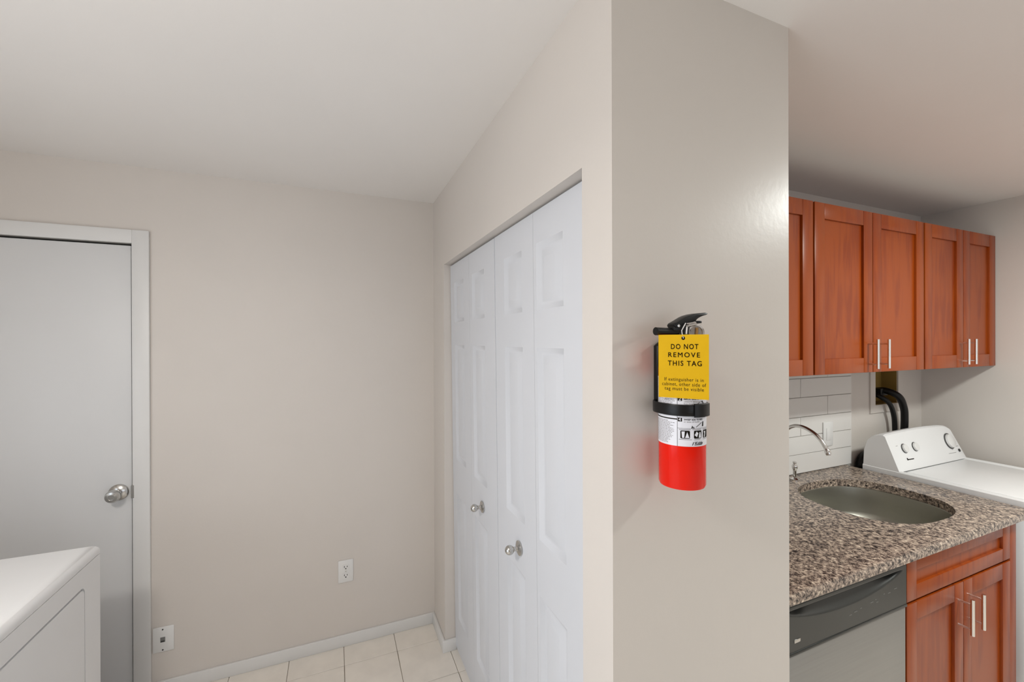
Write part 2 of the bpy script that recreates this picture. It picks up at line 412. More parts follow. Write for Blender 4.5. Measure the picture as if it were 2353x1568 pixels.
# ------------------------------------------------------------------ bifold closet doors
PZ = ((0.20, 0.835), (1.005, 1.578), (1.690, 1.888))
def bifold(name, leaves, x_top, x_bot, zt, label, knob_leaf, ky, rooty):
    z0 = 0.022
    lean = lambda z: x_bot + (x_top-x_bot)*(z-z0)/(zt-z0)
    fn = lambda c: (c.x + lean(c.z), c.y, c.z)
    root = thing(name, (x_bot, rooty, 0), label, kind='structure')
    for li, (y0, y1, p0, p1) in enumerate(leaves):
        b = MB(); T = 0.034
        ys = [y0, p0, p1, y1]; zs = [z0]
        for a, c in PZ: zs += [a, c]
        zs.append(zt)
        for i in range(3):
            for j in range(len(zs)-1):
                hole = (i == 1 and j in (1, 3, 5))
                if not hole: b.faces([(0, ys[i], zs[j]), (0, ys[i+1], zs[j]), (0, ys[i+1], zs[j+1]), (0, ys[i], zs[j+1])], [(0, 1, 2, 3)])
        # edges and back
        q = [(0, y0, z0), (0, y1, z0), (0, y1, zt), (0, y0, zt), (T, y0, z0), (T, y1, z0), (T, y1, zt), (T, y0, zt)]
        b.faces(q, [(0, 1, 5, 4), (1, 2, 6, 5), (2, 3, 7, 6), (3, 0, 4, 7), (4, 5, 6, 7)])
        bmesh.ops.remove_doubles(b.bm, verts=b.bm.verts[:], dist=1e-5)
        lf = b.map(fn).build('leaf', M['bifold'], root, normals=True)
        for a, c in PZ:
            rings = []
            for ins, dep in ((0, 0), (.006, .0035), (.014, .0085), (.020, .0095), (.026, .0085), (.046, .0015), (.050, .001)):
                rings.append([(dep, p0+ins, a+ins), (dep, p1-ins, a+ins), (dep, p1-ins, c-ins), (dep, p0+ins, c-ins)])
            pm = MB(); vs = [v for r_ in rings for v in r_]; fs = []
            for r_ in range(len(rings)-1):
                for k in range(4): fs.append((r_*4+k, r_*4+(k+1) % 4, r_*4+4+(k+1) % 4, r_*4+4+k))
            fs.append(tuple(range((len(rings)-1)*4, len(rings)*4)))
            pm.faces(vs, fs)
            po = pm.map(fn).build('panel', M['bifold'], lf, normals=False, ang=30)
        if li == knob_leaf:
            kz = 0.912; kx = lean(kz)
            MB().lathe([(0, 0), (.022, 0), (.024, .002), (.0235, .005), (.018, .008), (.009, .011), (.007, .016), (.0072, .0215)] + [(.0156*math.sin(a), .0365-.0156*math.cos(a)) for a in [math.radians(27+17*k) for k in range(9)]] + [(0, .0521)], (kx, ky, kz), (-1, 0, 0), 28).build('knob', M['nickel'], lf)
    # pivot rod at the top
    return root
bifold('door_2', [(1.8042, 2.130, 1.895, 2.060), (1.4812, 1.8028, 1.600, 1.765)], 0.548, 0.570, OZ-.008,
       'white bifold closet door pair nearer the back wall, small nickel knob', 1, 1.655, 1.80)
bifold('door_3', [(1.1502, 1.4798, 1.235, 1.390), (0.824, 1.1488, 0.970, 1.130)], 0.550, 0.570, OZ-.006,
       'white bifold closet door pair nearer the fire extinguisher, small nickel knob', 0, 1.278, 1.15)
struct(MB().box(XW+.045, XW+.068, OY0, OY1, OZ-.004, OZ+.004).build('trim_1', M['plastic_w']), 'white bifold track under the closet header')

# ------------------------------------------------------------------ outlets
def plate_thing(name, x0, x1, z0, z1, y, label, cat):
    r = thing(name, ((x0+x1)/2, y, z0), label, cat)
    MB().box(x0, x1, y-.006, y, z0, z1, 0.003).build('cover_plate', M['plastic_w'], r)
    return r
r = plate_thing('wall_outlet', 0.009, 0.083, 0.333, 0.449, YB, 'white duplex power outlet low on the beige back wall', 'outlet')
cx = 0.046
for cz in (0.413, 0.369):
    q = MB().plate(rrect(cx-.017, cx+.017, cz-.0145, cz+.0145, .010), [], 1, YB-.0085, YB-.005).build('receptacle', M['plastic_w'], r)
    MB().box(cx-.0085, cx-.0055, YB-.0092, YB-.008, cz-.001, cz+.008).box(cx+.0055, cx+.0085, YB-.0092, YB-.008, cz, cz+.007).lathe([(0, 0), (.0032, 0), (.0032, .0012), (0, .0012)], (cx, YB-.008, cz-.007), (0, -1, 0), 12).build('slots', M['slot'], q)
MB().lathe([(0, 0), (.003, 0), (.003, .001), (0, .0012)], (cx, YB-.006, 0.391), (0, -1, 0), 12).build('screw', M['nickel'], r)
r = plate_thing('phone_jack', -0.764, -0.686, 0.190, 0.303, YB, 'white single phone jack plate beside the entry door casing', 'wall jack')
cx, cz = -0.727, 0.246
MB().box(cx-.009, cx+.009, YB-.0075, YB-.005, cz-.0115, cz+.0115, .001).build('socket', M['greytext'], r)
MB().box(cx-.0065, cx+.0065, YB-.0085, YB-.007, cz-.009, cz-.004).build('contact_slot', M['slot'], r)
for dz in (-.046, .046):
    MB().lathe([(0, 0), (.003, 0), (.003, .0012), (0, .0014)], (cx, YB-.006, cz+dz), (0, -1, 0), 12).build('screw', M['slot'], r)

# ------------------------------------------------------------------ dryer at the left
AX, AY0, AY1, AZ = -0.757, 1.215, 1.905, 0.90
ab = -1.475
dr = thing('clothes_dryer', ((AX+ab)/2, (AY0+AY1)/2, 0), 'white clothes dryer standing in front of the entry door, at the left edge', 'dryer')
MB().box(ab, AX-.009, AY0+.003, AY1-.003, 0.03, AZ-.033, 0.003).build('cabinet', M['enamel'], dr)
dy0, dy1, dz0, dz1 = AY0+.105, AY1-.103, 0.18, 0.796
MB().plate(rrect(AY0+.001, AY1-.001, 0.03, AZ-.0355, .004, 3), [rrect(dy0-.006, dy1+.006, dz0-.006, dz1+.006, .022)], 0, AX-.012, AX).build('front_panel', M['enamel'], dr)
MB().plate(rrect(dy0, dy1, dz0, dz1, .018), [], 0, AX-.012, AX+.001).build('door', M['enamel'], dr)
b = bmesh.new()
tv = [b.verts.new((x, y, z)) for x in (ab, AX) for y in (AY0, AY1) for z in (AZ-.034, AZ)]
for f_ in ((0,1,3,2), (4,6,7,5), (0,4,5,1), (2,3,7,6), (0,2,6,4), (1,5,7,3)): b.faces.new([tv[i] for i in f_])
bmesh.ops.bevel(b, geom=[e_ for e_ in b.edges if max(e_.verts[0].co.z, e_.verts[1].co.z) > AZ-.001 and (abs(e_.verts[0].co.z-e_.verts[1].co.z) < .001)], offset=.026, segments=8, affect='EDGES', profile=0.5)
t = MB(); t.merge(b); t.build('top', M['enamel'], dr, ang=50)
MB().prism([(ab, AZ), (ab, AZ+.165), (ab+.05, AZ+.175), (ab+.10, AZ+.03), (ab+.11, AZ)], 1, AY0+.01, AY1-.01, 0.006).build('console', M['enamel'], dr)
for yy in (AY0+.05, AY1-.05):
    for xx in (ab+.05, AX-.06): MB().lathe([(0, 0), (.022, 0), (.022, .02), (.01, .032), (0, .032)], (xx, yy, 0), (0, 0, 1), 16).build('foot', M['black'], dr)

# ------------------------------------------------------------------ kitchen: cabinets
YC = 1.14     # wall cabinet door face
def bar_handle(parent, x, y, z0, z1, out=0.036):
    b = MB().tube([(x, y-out, z0), (x, y-out, z1)], 0.006, 14)
    for zz in (z0+.020, z1-.020): b.tube([(x, y+.001, zz), (x, y-out, zz)], 0.0042, 10)
    return b.build('handle', M['handle'], parent)
def shaker(parent, name, x0, x1, z0, z1, y, st=0.062, rail=None):
    rail = rail or st; T = 0.02
    d = MB().box(x0+st-.004, x1-st+.004, y+.010, y+T-.002, z0+rail-.004, z1-rail+.004).build(name, M['wood'], parent)
    for a, b_ in ((x0, x0+st), (x1-st, x1)): MB().box(a, b_, y, y+T, z0, z1, 0.0016).build('stile', M['wood'], d)
    for a, b_ in ((z0, z0+rail), (z1-rail, z1)): MB().box(x0+st+.0003, x1-st-.0003, y+.0004, y+T, a, b_, 0.0014).build('rail', M['wood'], d)
    return d
def wall_cabinet(x0, x1, doors, label, handles):
    r = thing('wall_cabinet', ((x0+x1)/2, (YC+YK)/2, 1.447), label, 'cabinet', 'cherry wall cabinets')
    MB().box(x0, x1, YC+.021, YK, 1.447, 2.182, 0.001).build('carcass', M['wood_in'], r)
    for i, (a, b_) in enumerate(doors):
        d = shaker(r, 'door', a, b_, 1.450, 2.180, YC, 0.066)
        for hx in handles:
            if a < hx < b_: bar_handle(d, hx, YC, 1.468, 1.600)
    return r
wall_cabinet(1.052, 1.848, [(1.054, 1.447), (1.451, 1.844)], 'cherry wall cabinet half hidden behind the beige pier', [1.41, 1.49])
wall_cabinet(1.850, 2.698, [(1.855, 2.264), (2.268, 2.693)], 'cherry wall cabinet above the sink, widest of the two whole ones', [2.232, 2.318])
wall_cabinet(2.700, 3.438, [(2.705, 3.078), (3.082, 3.433)], 'cherry wall cabinet above the washer, against the right wall', [3.036, 3.112])

YBF = 0.80    # base cabinet door face
bx0, bx1 = 1.776, 2.590
r = thing('base_cabinet', ((bx0+bx1)/2, (YBF+YK)/2, 0), 'cherry sink base cabinet with two doors beside the dishwasher', 'cabinet')
MB().box(bx0, bx1, YBF+.021, YK-.02, 0.10, 0.68, 0.001).box(bx0, bx1, YBF+.021, YBF+.05, 0.68, 0.859).box(bx0, bx0+.018, YBF+.03, YK-.02, 0.68, 0.859).box(bx1-.018, bx1, YBF+.03, YK-.02, 0.68, 0.859).build('carcass', M['wood_in'], r)
MB().box(bx0, bx1, YBF+.08, YBF+.1, 0, 0.10).build('toe_kick', M['wood_in'], r)
MB().box(2.536, bx1, YBF+.002, YBF+.021, 0.10, 0.858, .001).build('filler_strip', M['wood'], r)
shaker(r, 'drawer_front', 1.782, 2.532, 0.706, 0.856, YBF, 0.060, 0.050)
for a, b_, hx in ((1.782, 2.158, 2.120), (2.162, 2.532, 2.202)):
    d = shaker(r, 'door', a, b_, 0.115, 0.696, YBF, 0.062)
    bar_handle(d, hx, YBF, 0.527, 0.657, 0.038)

# ------------------------------------------------------------------ dishwasher
dx0, dx1 = 1.128, 1.766
YD = 0.795
r = thing('dishwasher', ((dx0+dx1)/2, 1.1, 0), 'dishwasher with black control panel and stainless door under the counter', 'dishwasher')
MB().box(dx0, dx1, YD+.03, YK-.03, 0.10, 0.852).build('tub', M['black'], r)
MB().box(dx0, dx1, YD+.06, YD+.08, 0, 0.10).build('kick_plate', M['black'], r)
MB().box(dx0+.003, dx1-.003, YD, YD+.03, 0.11, 0.700, 0.003).build('door', M['steel'], r)
MB().box(dx0+.001, dx1-.001, YD-.004, YD+.03, 0.703, 0.713, 0.002).build('trim_lip', M['black_panel'], r)
# control panel with a scooped hand grip
cp = MB(); nx, nz = 90, 56; z0, z1 = 0.713, 0.853
vs = []; fs = []
for j in range(nz+1):
    for i in range(nx+1):
        x = dx0+.003 + (dx1-dx0-.006)*i/nx; z = z0 + (z1-z0)*j/nz
        s_ = (x-(dx0+dx1)/2)/((dx1-dx0)/2-.03)
        dep = 0.0
        if abs(s_) < 1:
            top = 0.831; bot = top - 0.045*(1-s_*s_)**0.8
            if bot < z < top: dep = 0.034*((z-bot)/(top-bot))**0.9*min(1, (1-s_*s_)*3)
        ed = min(1, (z1-z)/.01); 
        vs.append((x, YD-.002+dep+(1-ed)*.006, z))
for j in range(nz):
    for i in range(nx):
        a = j*(nx+1)+i; fs.append((a, a+1, a+nx+2, a+nx+1))
cp.faces(vs, fs); cp.build('control_panel', M['black_panel'], r, normals=False, ang=50)
mk = MB()
for k, (xa, wd, zz) in enumerate(((1.45, .016, .752), (1.475, .02, .756), (1.505, .012, .760), (1.56, .018, .764), (1.585, .008, .768), (1.59, .014, .758), (1.63, .010, .775), (1.655, .018, .772), (1.69, .02, .778))):
    mk.box(xa, xa+wd*.8, YD-.0026, YD-.0018, zz, zz+.0016)
mk.build('control_marks', M['greytext'], r)['kind'] = 'stuff'
MB().box(1.196, 1.222, YD-.0035, YD-.0015, 0.738, 0.748, 0.001).build('badge', M['nickel'], r)

# ------------------------------------------------------------------ countertop, sink, faucet
def sup(cx, cy, a, b, n, k):
    pts = []
    for i in range(k):
        t = 2*PI*i/k; c_, s_ = math.cos(t), math.sin(t)
        pts.append((cx + a*math.copysign(abs(c_)**(2/n), c_), cy + b*math.copysign(abs(s_)**(2/n), s_)))
    return pts
SX, SY, SA, SB = 2.186, 1.108, 0.276, 0.240
ct = MB()
hole = sup(SX, SY, SA, SB, 2.55, 72)
x0, x1, y0, y1 = XP+.001, 2.655, 0.772, YK-.009
zt_, zb_ = 0.895, 0.860
e = 0.012
outer = lambda i: [(x0, y0+i), (x1-.03-i*.4, y0+i)] + [(x1-.03+(.03-i)*math.sin(a), y0+.03-(.03-i)*math.cos(a)) for a in (PI/8, PI/4, 3*PI/8)] + [(x1-i, y0+.03), (x1-i, y1), (x0, y1)]
b = bmesh.new()
def fill(loops, z):
    es = []; out = []
    for lp in loops:
        v_ = [b.verts.new((p[0], p[1], z)) for p in lp]; out.append(v_)
        es += [b.edges.new((v_[i], v_[(i+1) % len(v_)])) for i in range(len(v_))]
    bmesh.ops.triangle_fill(b, use_beauty=True, edges=es); return out
def bridge(A, B):
    n = len(A)
    for i in range(n): b.faces.new((A[i], A[(i+1) % n], B[(i+1) % n], B[i]))
o1, h1 = fill([outer(0.010), hole], zt_)
o2, h2 = fill([outer(0.006), hole], zb_)
m1 = [b.verts.new((p[0], p[1], zt_-.003)) for p in outer(0.003)]
m2 = [b.verts.new((p[0], p[1], zt_-.010)) for p in outer(0.0)]
m3 = [b.verts.new((p[0], p[1], zb_+.006)) for p in outer(0.0)]
for A, B in ((o1, m1), (m1, m2), (m2, m3), (m3, o2), (h1, h2)): bridge(A, B)
ct.merge(b)
tag(ct.build('countertop', M['granite'], None, ((x0+x1)/2, (y0+y1)/2, zb_)), 'speckled brown granite countertop over dishwasher and sink cabinet', 'countertop')

sk = MB(); rings = []
for sc, zz in ((1.06, .8595), (1.012, .8595), (1.008, .855), (1.0, .80), (.985, .74), (.95, .715), (.86, .703), (.5, .698), (.16, .695)):
    rings.append([(p[0], p[1], zz) for p in sup(SX, SY, SA*sc, SB*sc, 2.55, 72)])
vs = [v for q in rings for v in q]; fs = []
for q in range(len(rings)-1):
    for k in range(72): fs.append((q*72+k, q*72+(k+1) % 72, q*72+72+(k+1) % 72, q*72+72+k))
fs.append(tuple(range((len(rings)-1)*72, len(rings)*72)))
sk.faces(vs, fs)
r = thing('sink', (SX, SY, 0.695), 'stainless undermount sink bowl sunk in the granite', 'sink')
sk.build('bowl', M['sink'], r, normals=False, ang=60)
MB().lathe([(.042, .0), (.042, .004), (.034, .004), (.030, .001), (0, .001)], (SX, SY, 0.696), (0, 0, 1), 32).build('drain', M['chrome'], r)

r = thing('faucet', (2.04, 1.405, zt_), 'chrome gooseneck faucet with lever handle behind the sink', 'faucet')
fx, fy = 2.04, 1.405
MB().lathe([(0, 0), (.027, 0), (.027, .006), (.020, .014), (.016, .030), (.0155, .055), (.012, .062), (0, .062)], (fx, fy, zt_), (0, 0, 1), 28).build('base', M['chrome'], r)
pts = [(fx, fy, zt_+.05), (fx, fy, zt_+.14), (fx, fy, 1.085)]
# arc rising from the stem and dropping to the outlet
P0 = [(1.405, 1.085), (1.400, 1.130), (1.385, 1.160), (1.362, 1.178), (1.335, 1.186), (1.300, 1.183), (1.264, 1.168), (1.236, 1.147), (1.216, 1.122), (1.203, 1.100)]
pts += [(fx, y, z) for y, z in P0[1:]]
MB().tube(spline(pts, 6), .0086, 24).build('spout', M['chrome'], r)
MB().tube([(fx, 1.2065, 1.107), (fx, 1.2025, 1.098), (fx, 1.198, 1.088), (fx, 1.196, 1.080)], [.0088, .0125, .0125, .010], 16).build('aerator', M['chrome'], r)
for hx in (fx-.085, fx+.085):
    MB().lathe([(0, 0), (.021, 0), (.021, .005), (.012, .009), (.0075, .014), (.0075, .045), (.0085, .052), (.0125, .060), (.0130, .070), (.0085, .078), (.0065, .082), (.0095, .087), (.008, .092), (0, .093)], (hx, fy, zt_), (0, 0, 1), 24).build('handle', M['chrome'], r)

# backsplash
GX1 = 2.697
MB().box(XP, GX1, YK-.004, YK, zt_-.02, 1.447).build('grout_bed', M['splash_grout'], wkb)
rows = [0.895, 0.9945, 1.090, 1.190, 1.2935, 1.394, 1.447]
for i in range(6):
    z0, z1 = rows[i], rows[i+1]
    js = [2.2585-.436, 2.2585] if i % 2 == 0 else [2.483-.436*3, 2.483-.436*2, 2.483-.436, 2.483]
    js = [j for j in ([2.2585-.436*2]+js if i % 2 == 0 else js) if j > XP+.02]
    if i == 0: js = [1.2, 1.6, 2.03]
    xs = [XP] + js + [GX1]
    for a, c in zip(xs, xs[1:]):
        MB().box(a+.0012, c-.0012, YK-.0095, YK-.003, z0+.0012, z1-.0012, 0.0012, 1).build('backsplash_tile', M['splash'], wkb)
r = thing('wall_outlet', (2.475, YK-.0095, 1.02), 'white outlet plate on the backsplash, behind the faucet spout', 'outlet')
MB().box(2.437, 2.520, YK-.016, YK-.0095, 1.018, 1.150, 0.003).build('cover_plate', M['plastic_w'], r)
MB().box(2.461, 2.497, YK-.0185, YK-.014, 1.050, 1.117, 0.0015).build('receptacle', M['plastic_w'], r)

# ------------------------------------------------------------------ washer
WX0, WX1, WY0, WY1, WZ = 2.672, 3.362, 0.72, 1.394, 0.918
r = thing('washing_machine', ((WX0+WX1)/2, 1.05, 0), 'white top-load washer with dial console in the kitchen corner', 'washer')
MB().box(WX0+.003, WX1-.003, WY0+.004, WY1, 0.03, WZ-.03, 0.004).build('cabinet', M['enamel'], r)
# top deck with raised side rims
pr = [(WX0, WZ-.03), (WX0, WZ-.006), (WX0+.004, WZ-.001), (WX0+.010, WZ), (WX0+.022, WZ-.001), (WX0+.030, WZ-.007), (WX0+.036, WZ-.010)]
prof = pr + [(WX0+WX1-p[0], p[1]) for p in pr[::-1]]
MB().prism(prof, 1, WY0, WY1).build('top_deck', M['enamel'], r)
MB().box(WX0+.048, WX1-.048, WY0+.012, 1.222, WZ-.012, WZ-.003, 0.004, 3).build('lid', M['enamel'], r)
# console: slanted face, rounded shoulder, tapering to a rounded right end
cpz = [(1.392, .914), (1.388, 1.000), (1.372, 1.058), (1.350, 1.080), (1.318, 1.0935), (1.302, 1.095), (1.293, 1.089), (1.234, .922), (1.230, .914)]
cb = MB(); NX = 40; vs = []; fs = []; n = len(cpz)
cx0, cx1 = WX0+.002, WX1-.004
for i in range(NX+1):
    t_ = i/NX; x = cx0 + (cx1-cx0)*t_
    k = 1.0 + 0.10*math.sin(PI*min(t_, .85)/.85*.9)*.6        # slightly crowned top edge
    dl = (x-cx0); dr_ = (cx1-x)
    rr_ = 0.13
    if dr_ < rr_: k *= 1 - 0.33*(1-math.sqrt(max(0, 1-((rr_-dr_)/rr_)**2)))
    if dl < .012: k *= 1 - 0.03*(1-dl/.012)
    for y, z in cpz: 
        zz = .914 + (z-.914)*k; yy = y
        vs.append((x, yy, zz))
for i in range(NX):
    for j in range(n): fs.append((i*n+j, i*n+(j+1) % n, (i+1)*n+(j+1) % n, (i+1)*n+j))
fs.append(tuple(range(n))); fs.append(tuple(range(NX*n, NX*n+n))[::-1])
cb.faces(vs, fs)
con = cb.build('console', M['enamel'], r, ang=32)
# things set on the slanted console face
fa, fb = Vector((0, 1.234, .922)), Vector((0, 1.293, 1.089))
fdir = (fb-fa).normalized(); fnor = Vector((0, -fdir.z, fdir.y))
def on_face(u, v):
    d = ray(u, v); c_ = Vector((0, 0, CAM_H)); t_ = (Vector((0, fa.y, fa.z))-c_).dot(fnor)/d.dot(fnor); return c_ + d*t_
def dial(u, v, rad, hgt, base, name):
    p = on_face(u, v)
    k = MB().lathe([(0, .0005), (rad*base, .0005), (rad*base, .003), (rad*base*.94, .0045), (rad*.9, .0045), (rad*.86, hgt*.9), (rad*.80, hgt), (0, hgt)], p, fnor, 36).build(name, M['plastic_w'], con)
    MB().lathe([(rad*base*.90, .0046), (rad*base*1.03, .0010), (rad*base*1.03, .0035), (rad*base*.90, .0052)], p, fnor, 36).build('dial_ring', M['dialring'], k)
dial(2180, 1014, .043, .016, 1.0, 'cycle_dial')
dial(2077, 1031, .024, .014, 1.0, 'option_dial')
dial(2101, 1027, .024, .014, 1.0, 'option_dial')
p = on_face(2204, 1035)
MB().lathe([(0, 0), (.0085, 0), (.0085, .003), (0, .0035)], p, fnor, 16).build('start_button', M['slot'], con)
def face_strip(u0, v0, u1, v1, th, name, mt):
    a = on_face(u0, v0); b_ = on_face(u1, v1)
    q = [a - fdir*th/2 + fnor*.0008, b_ - fdir*th/2 + fnor*.0008, b_ + fdir*th/2 + fnor*.0008, a + fdir*th/2 + fnor*.0008]
    return q
mk = MB()
for q in ((2051, 1006, 2061, 1004.5, .002), (2072, 1003, 2092, 999.8, .002), (2180, 1043, 2197, 1040, .002), (2058, 1026, 2062, 1025, .002), (2153, 1003, 2155, 1002.5, .003), (2196, 1026, 2201, 1025, .002), (2187, 1034, 2190, 1033.5, .002)):
    mk.faces(face_strip(*q, None, None), [(0, 1, 2, 3)])
mk.build('printed_marks', M['inkgrey'], con, normals=False)['kind'] = 'stuff'
mk = MB()
mk.faces(face_strip(2085, 1057, 2100, 1054.5, .005, None, None), [(0, 1, 2, 3)])
mk.faces(face_strip(2084, 1056, 2086.5, 1055.6, .012, None, None), [(0, 1, 2, 3)])
mk.build('emblem', M['ink'], con, normals=False)
for yy in (WY0+.05, WY1-.05):
    for xx in (WX0+.05, WX1-.05): MB().lathe([(0, 0), (.022, 0), (.022, .02), (.01, .032), (0, .032)], (xx, yy, 0), (0, 0, 1), 16).build('foot', M['black'], r)

# washer outlet box and hoses
r = thing('washer_outlet_box', ((BX0+BX1)/2, YK, BZ0), 'recessed outlet box with cream frame in wall above the washer', 'outlet box')
MB().plate([(BX0-.048, BZ0-.046), (BX1+.03, BZ0-.046), (BX1+.03, BZ1+.02), (BX0-.048, BZ1+.02)], [[(BX0, BZ0), (BX1, BZ0), (BX1, BZ1), (BX0, BZ1)]], 1, YK-.008, YK).build('frame', M['wall'], r)
i_ = MB()
i_.box(BX0, BX1, YK+.078, YK+.082, BZ0, BZ1).box(BX0, BX0+.003, YK, YK+.08, BZ0, BZ1).box(BX1-.003, BX1, YK, YK+.08, BZ0, BZ1).box(BX0, BX1, YK, YK+.08, BZ0, BZ0+.003).box(BX0, BX1, YK, YK+.08, BZ1-.003, BZ1)
i_.build('recess', M['boxin'], r)
MB().tube([(2.965, YK+.075, 1.285), (2.965, YK+.04, 1.285), (2.965, YK+.03, 1.275)], .012, 12).tube([(2.965, YK+.04, 1.285), (2.965, YK+.04, 1.31)], .006, 8).build('valve', M['gold'], r)
MB().box(3.00, 3.075, YK+.0, YK+.06, 1.262, 1.305, .004).build('drain_clamp', M['black'], r)
def hose(pts, rad, label):
    out = spline(pts); P = out
    return tag(MB().tube(out, rad, 14).build('washer_hose', M['rubber'], None, tuple(P[-1])), label, 'hose', 'hoses behind the washer')
hose([(3.035, YK+.05, 1.285), (3.045, YK+.0, 1.292), (3.075, YK-.05, 1.262), (3.125, YK-.052, 1.195), (3.140, YK-.05, 1.12), (3.140, YK-.045, 0.95), (3.14, YK-.04, 0.60)], .0185, 'thick black hose arching from the outlet box down behind the washer')
hose([(2.965, YK+.035, 1.275), (2.970, YK-.008, 1.262), (3.000, YK-.042, 1.222), (3.038, YK-.045, 1.150), (3.055, YK-.042, 1.06), (3.06, YK-.040, 0.95), (3.06, YK-.035, 0.60)], .0125, 'thinner black hose left of the thick one at the outlet box')
hose([(2.748, YK-.028, 0.55), (2.744, YK-.030, 0.84), (2.744, YK-.031, 0.89), (2.765, YK-.031, 0.925), (2.81, YK-.031, 0.938), (2.86, YK-.031, 0.915), (2.875, YK-.03, 0.87), (2.88, YK-.028, 0.55)], .026, 'dark fat tube loop in the gap between counter end and washer')  # dark tube loop filling the gap behind the washer

# ------------------------------------------------------------------ fire extinguisher
EX, EY, EZ = 0.641, 0.649, 1.311
ER = 0.0445
ext = thing('fire_extinguisher', (EX, EY, EZ), 'red fire extinguisher with white instruction label strapped to the beige wall', 'fire extinguisher')
MB().lathe([(0, .004), (.034, .004), (.038, 0), (.0425, .001), (ER, .006), (ER, .232), (.0435, .245), (.040, .257), (.032, .268), (.020, .276), (.0165, .280), (.0165, .290), (0, .290)], (EX, EY, EZ), (0, 0, 1), 64).build('cylinder', M['red'], ext)
# valve, nozzle, gauge
zv = 1.6165
MB().lathe([(0, 0), (.019, 0), (.019, .010), (.014, .014), (.013, .040), (0, .040)], (EX, EY, EZ+.283), (0, 0, 1), 28).build('valve_body', M['black'], ext)
MB().tube([(at(1506.5, 761.5, 1, EY)), (0.60, EY, zv), (EX+.012, EY, zv)], [.0079, .0075, .0075], 20).build('nozzle', M['black'], ext)
MB().box(EX-.028, EX+.016, EY-.0095, EY+.0095, zv+.000, zv+.013, .003).build('lever_bracket', M['black'], ext)
lev = [(800,730),(850,668),(960,610),(1080,535),(1200,462),(1320,405),(1500,352),(1700,322),(1880,306),(1960,312),(2010,350),(1950,384),(1800,430),(1690,485),(1610,545),(1565,610),(1440,650),(1330,705),(1200,770),(1040,850),(850,850),(805,790)]
poly = []
for x, y in lev:
    p = at(1490+x/15.68, 700+y/15.68, 1, EY); poly.append((p.x, p.z))
MB().prism(poly, 1, EY-.011, EY+.011, 0.002, 2).build('squeeze_lever', M['black'], ext)
p = at(1558.5, 749, 1, EY-.0115)
MB().lathe([(0, 0), (.0030, 0), (.0030, .0018), (.001, .0022), (0, .0015)], p, (0, -1, 0), 16).build('pivot_pin', M['chrome'], ext)
pg = at(1597, 765, 1, EY-.010)
gn = Vector((-.35, -.94, 0)).normalized()
g = MB().lathe([(0, -.012), (.0165, -.012), (.0175, 0), (.0175, .004), (.0135, .005), (.0130, .002)], pg, gn, 36).build('pressure_gauge', M['chrome'], ext)
MB().lathe([(0, .0022), (.0148, .0022), (.0148, .001)], pg, gn, 36).build('gauge_face', M['gaugeface'], g)
gs = gn.cross(Vector((0, 0, 1))).normalized()
q0 = pg + gn*.004
MB().tube([q0 - Vector((0, 0, .012)) - gs*.001, q0 + Vector((0, 0, .010)) - gs*.002], .0028, 8).build('gauge_needle', M['gold'], g)
# safety pin and its ring strip
a0 = at(1577, 744.5, 1, EY-.013); a1 = at(1610, 739.5, 1, EY-.013); b0 = at(1576, 750, 1, EY-.018); b1 = at(1611, 744, 1, EY-.018)
MB().tube([a0, a1], .0018, 8).tube([b0, (b0+b1)/2 + Vector((0, -.001, .0005)), b1], .0016, 8).build('safety_pin', M['chrome'], ext)
q = at(1605, 740.5, 1, EY-.013)
MB().box(q.x-.006, q.x+.005, q.y-.004, q.y+.004, q.z-.0025, q.z+.0025, .001).build('pin_clip', M['black'], ext)

# paper label wrapped round the cylinder
TH0 = math.radians(214.7); LR = ER+.0004
def lab(a, z, r_=LR): 
    t_ = TH0 + a/ER; return (EX + r_*math.cos(t_), EY + r_*math.sin(t_), z)
def strip(mb, a0, a1, z0, z1, r_):
    k = max(1, int((a1-a0)/.003)); vs = []; fs = []
    for i in range(k+1):
        a = a0 + (a1-a0)*i/k; vs += [lab(a, z0, r_), lab(a, z1, r_)]
    for i in range(k): fs.append((2*i, 2*i+2, 2*i+3, 2*i+1))
    mb.faces(vs, fs)
LZ_0, LZ_1 = 1.3965, 1.527
lb = MB(); strip(lb, -.090, .088, LZ_0, LZ_1, LR)
label = lb.build('instruction_label', M['paper'], ext, normals=False)
def put_text(mb, body, size, a, z, r_=LR+.0003, **kw):
    vs, fs = text2d(body, size, **kw)
    mb.faces([lab(a + x, z + y, r_) for x, y in vs], fs)
ink = MB(); gr = MB(); IR = LR+.0003
strip(ink, -.0003, .0003, LZ_0, LZ_1, IR)                       # column rule
strip(ink, 0, .088, 1.4511, 1.4515, IR); strip(ink, 0, .088, 1.4310, 1.4314, IR)
strip(ink, -.088, 0, 1.4470, 1.4492, IR)
strip(ink, .001, .0085, 1.4832, 1.4902, IR); strip(ink, .001, .0085, 1.4440, 1.4508, IR)
put_text(ink, 'AIM AT BASE OF FIRE', .0042, .0115, 1.4868, bold=.018, align='LEFT')
put_text(gr, 'OPERATE ABOUT 8 FEET', .0036, .0115, 1.4818, align='LEFT')
put_text(gr, 'FULL POWER', .0036, .0115, 1.4775, align='LEFT')
put_text(ink, 'SWEEP SIDE TO SIDE', .0042, .0115, 1.4478, bold=.018, align='LEFT')
put_text(gr, 'AT BASE OF FLAME', .0036, .0115, 1.4434, align='LEFT')
num = MB()
put_text(num, '2', .0085, .0047, 1.4867, LR+.0006, bold=.02); put_text(num, '4', .0085, .0047, 1.4474, LR+.0006, bold=.02)
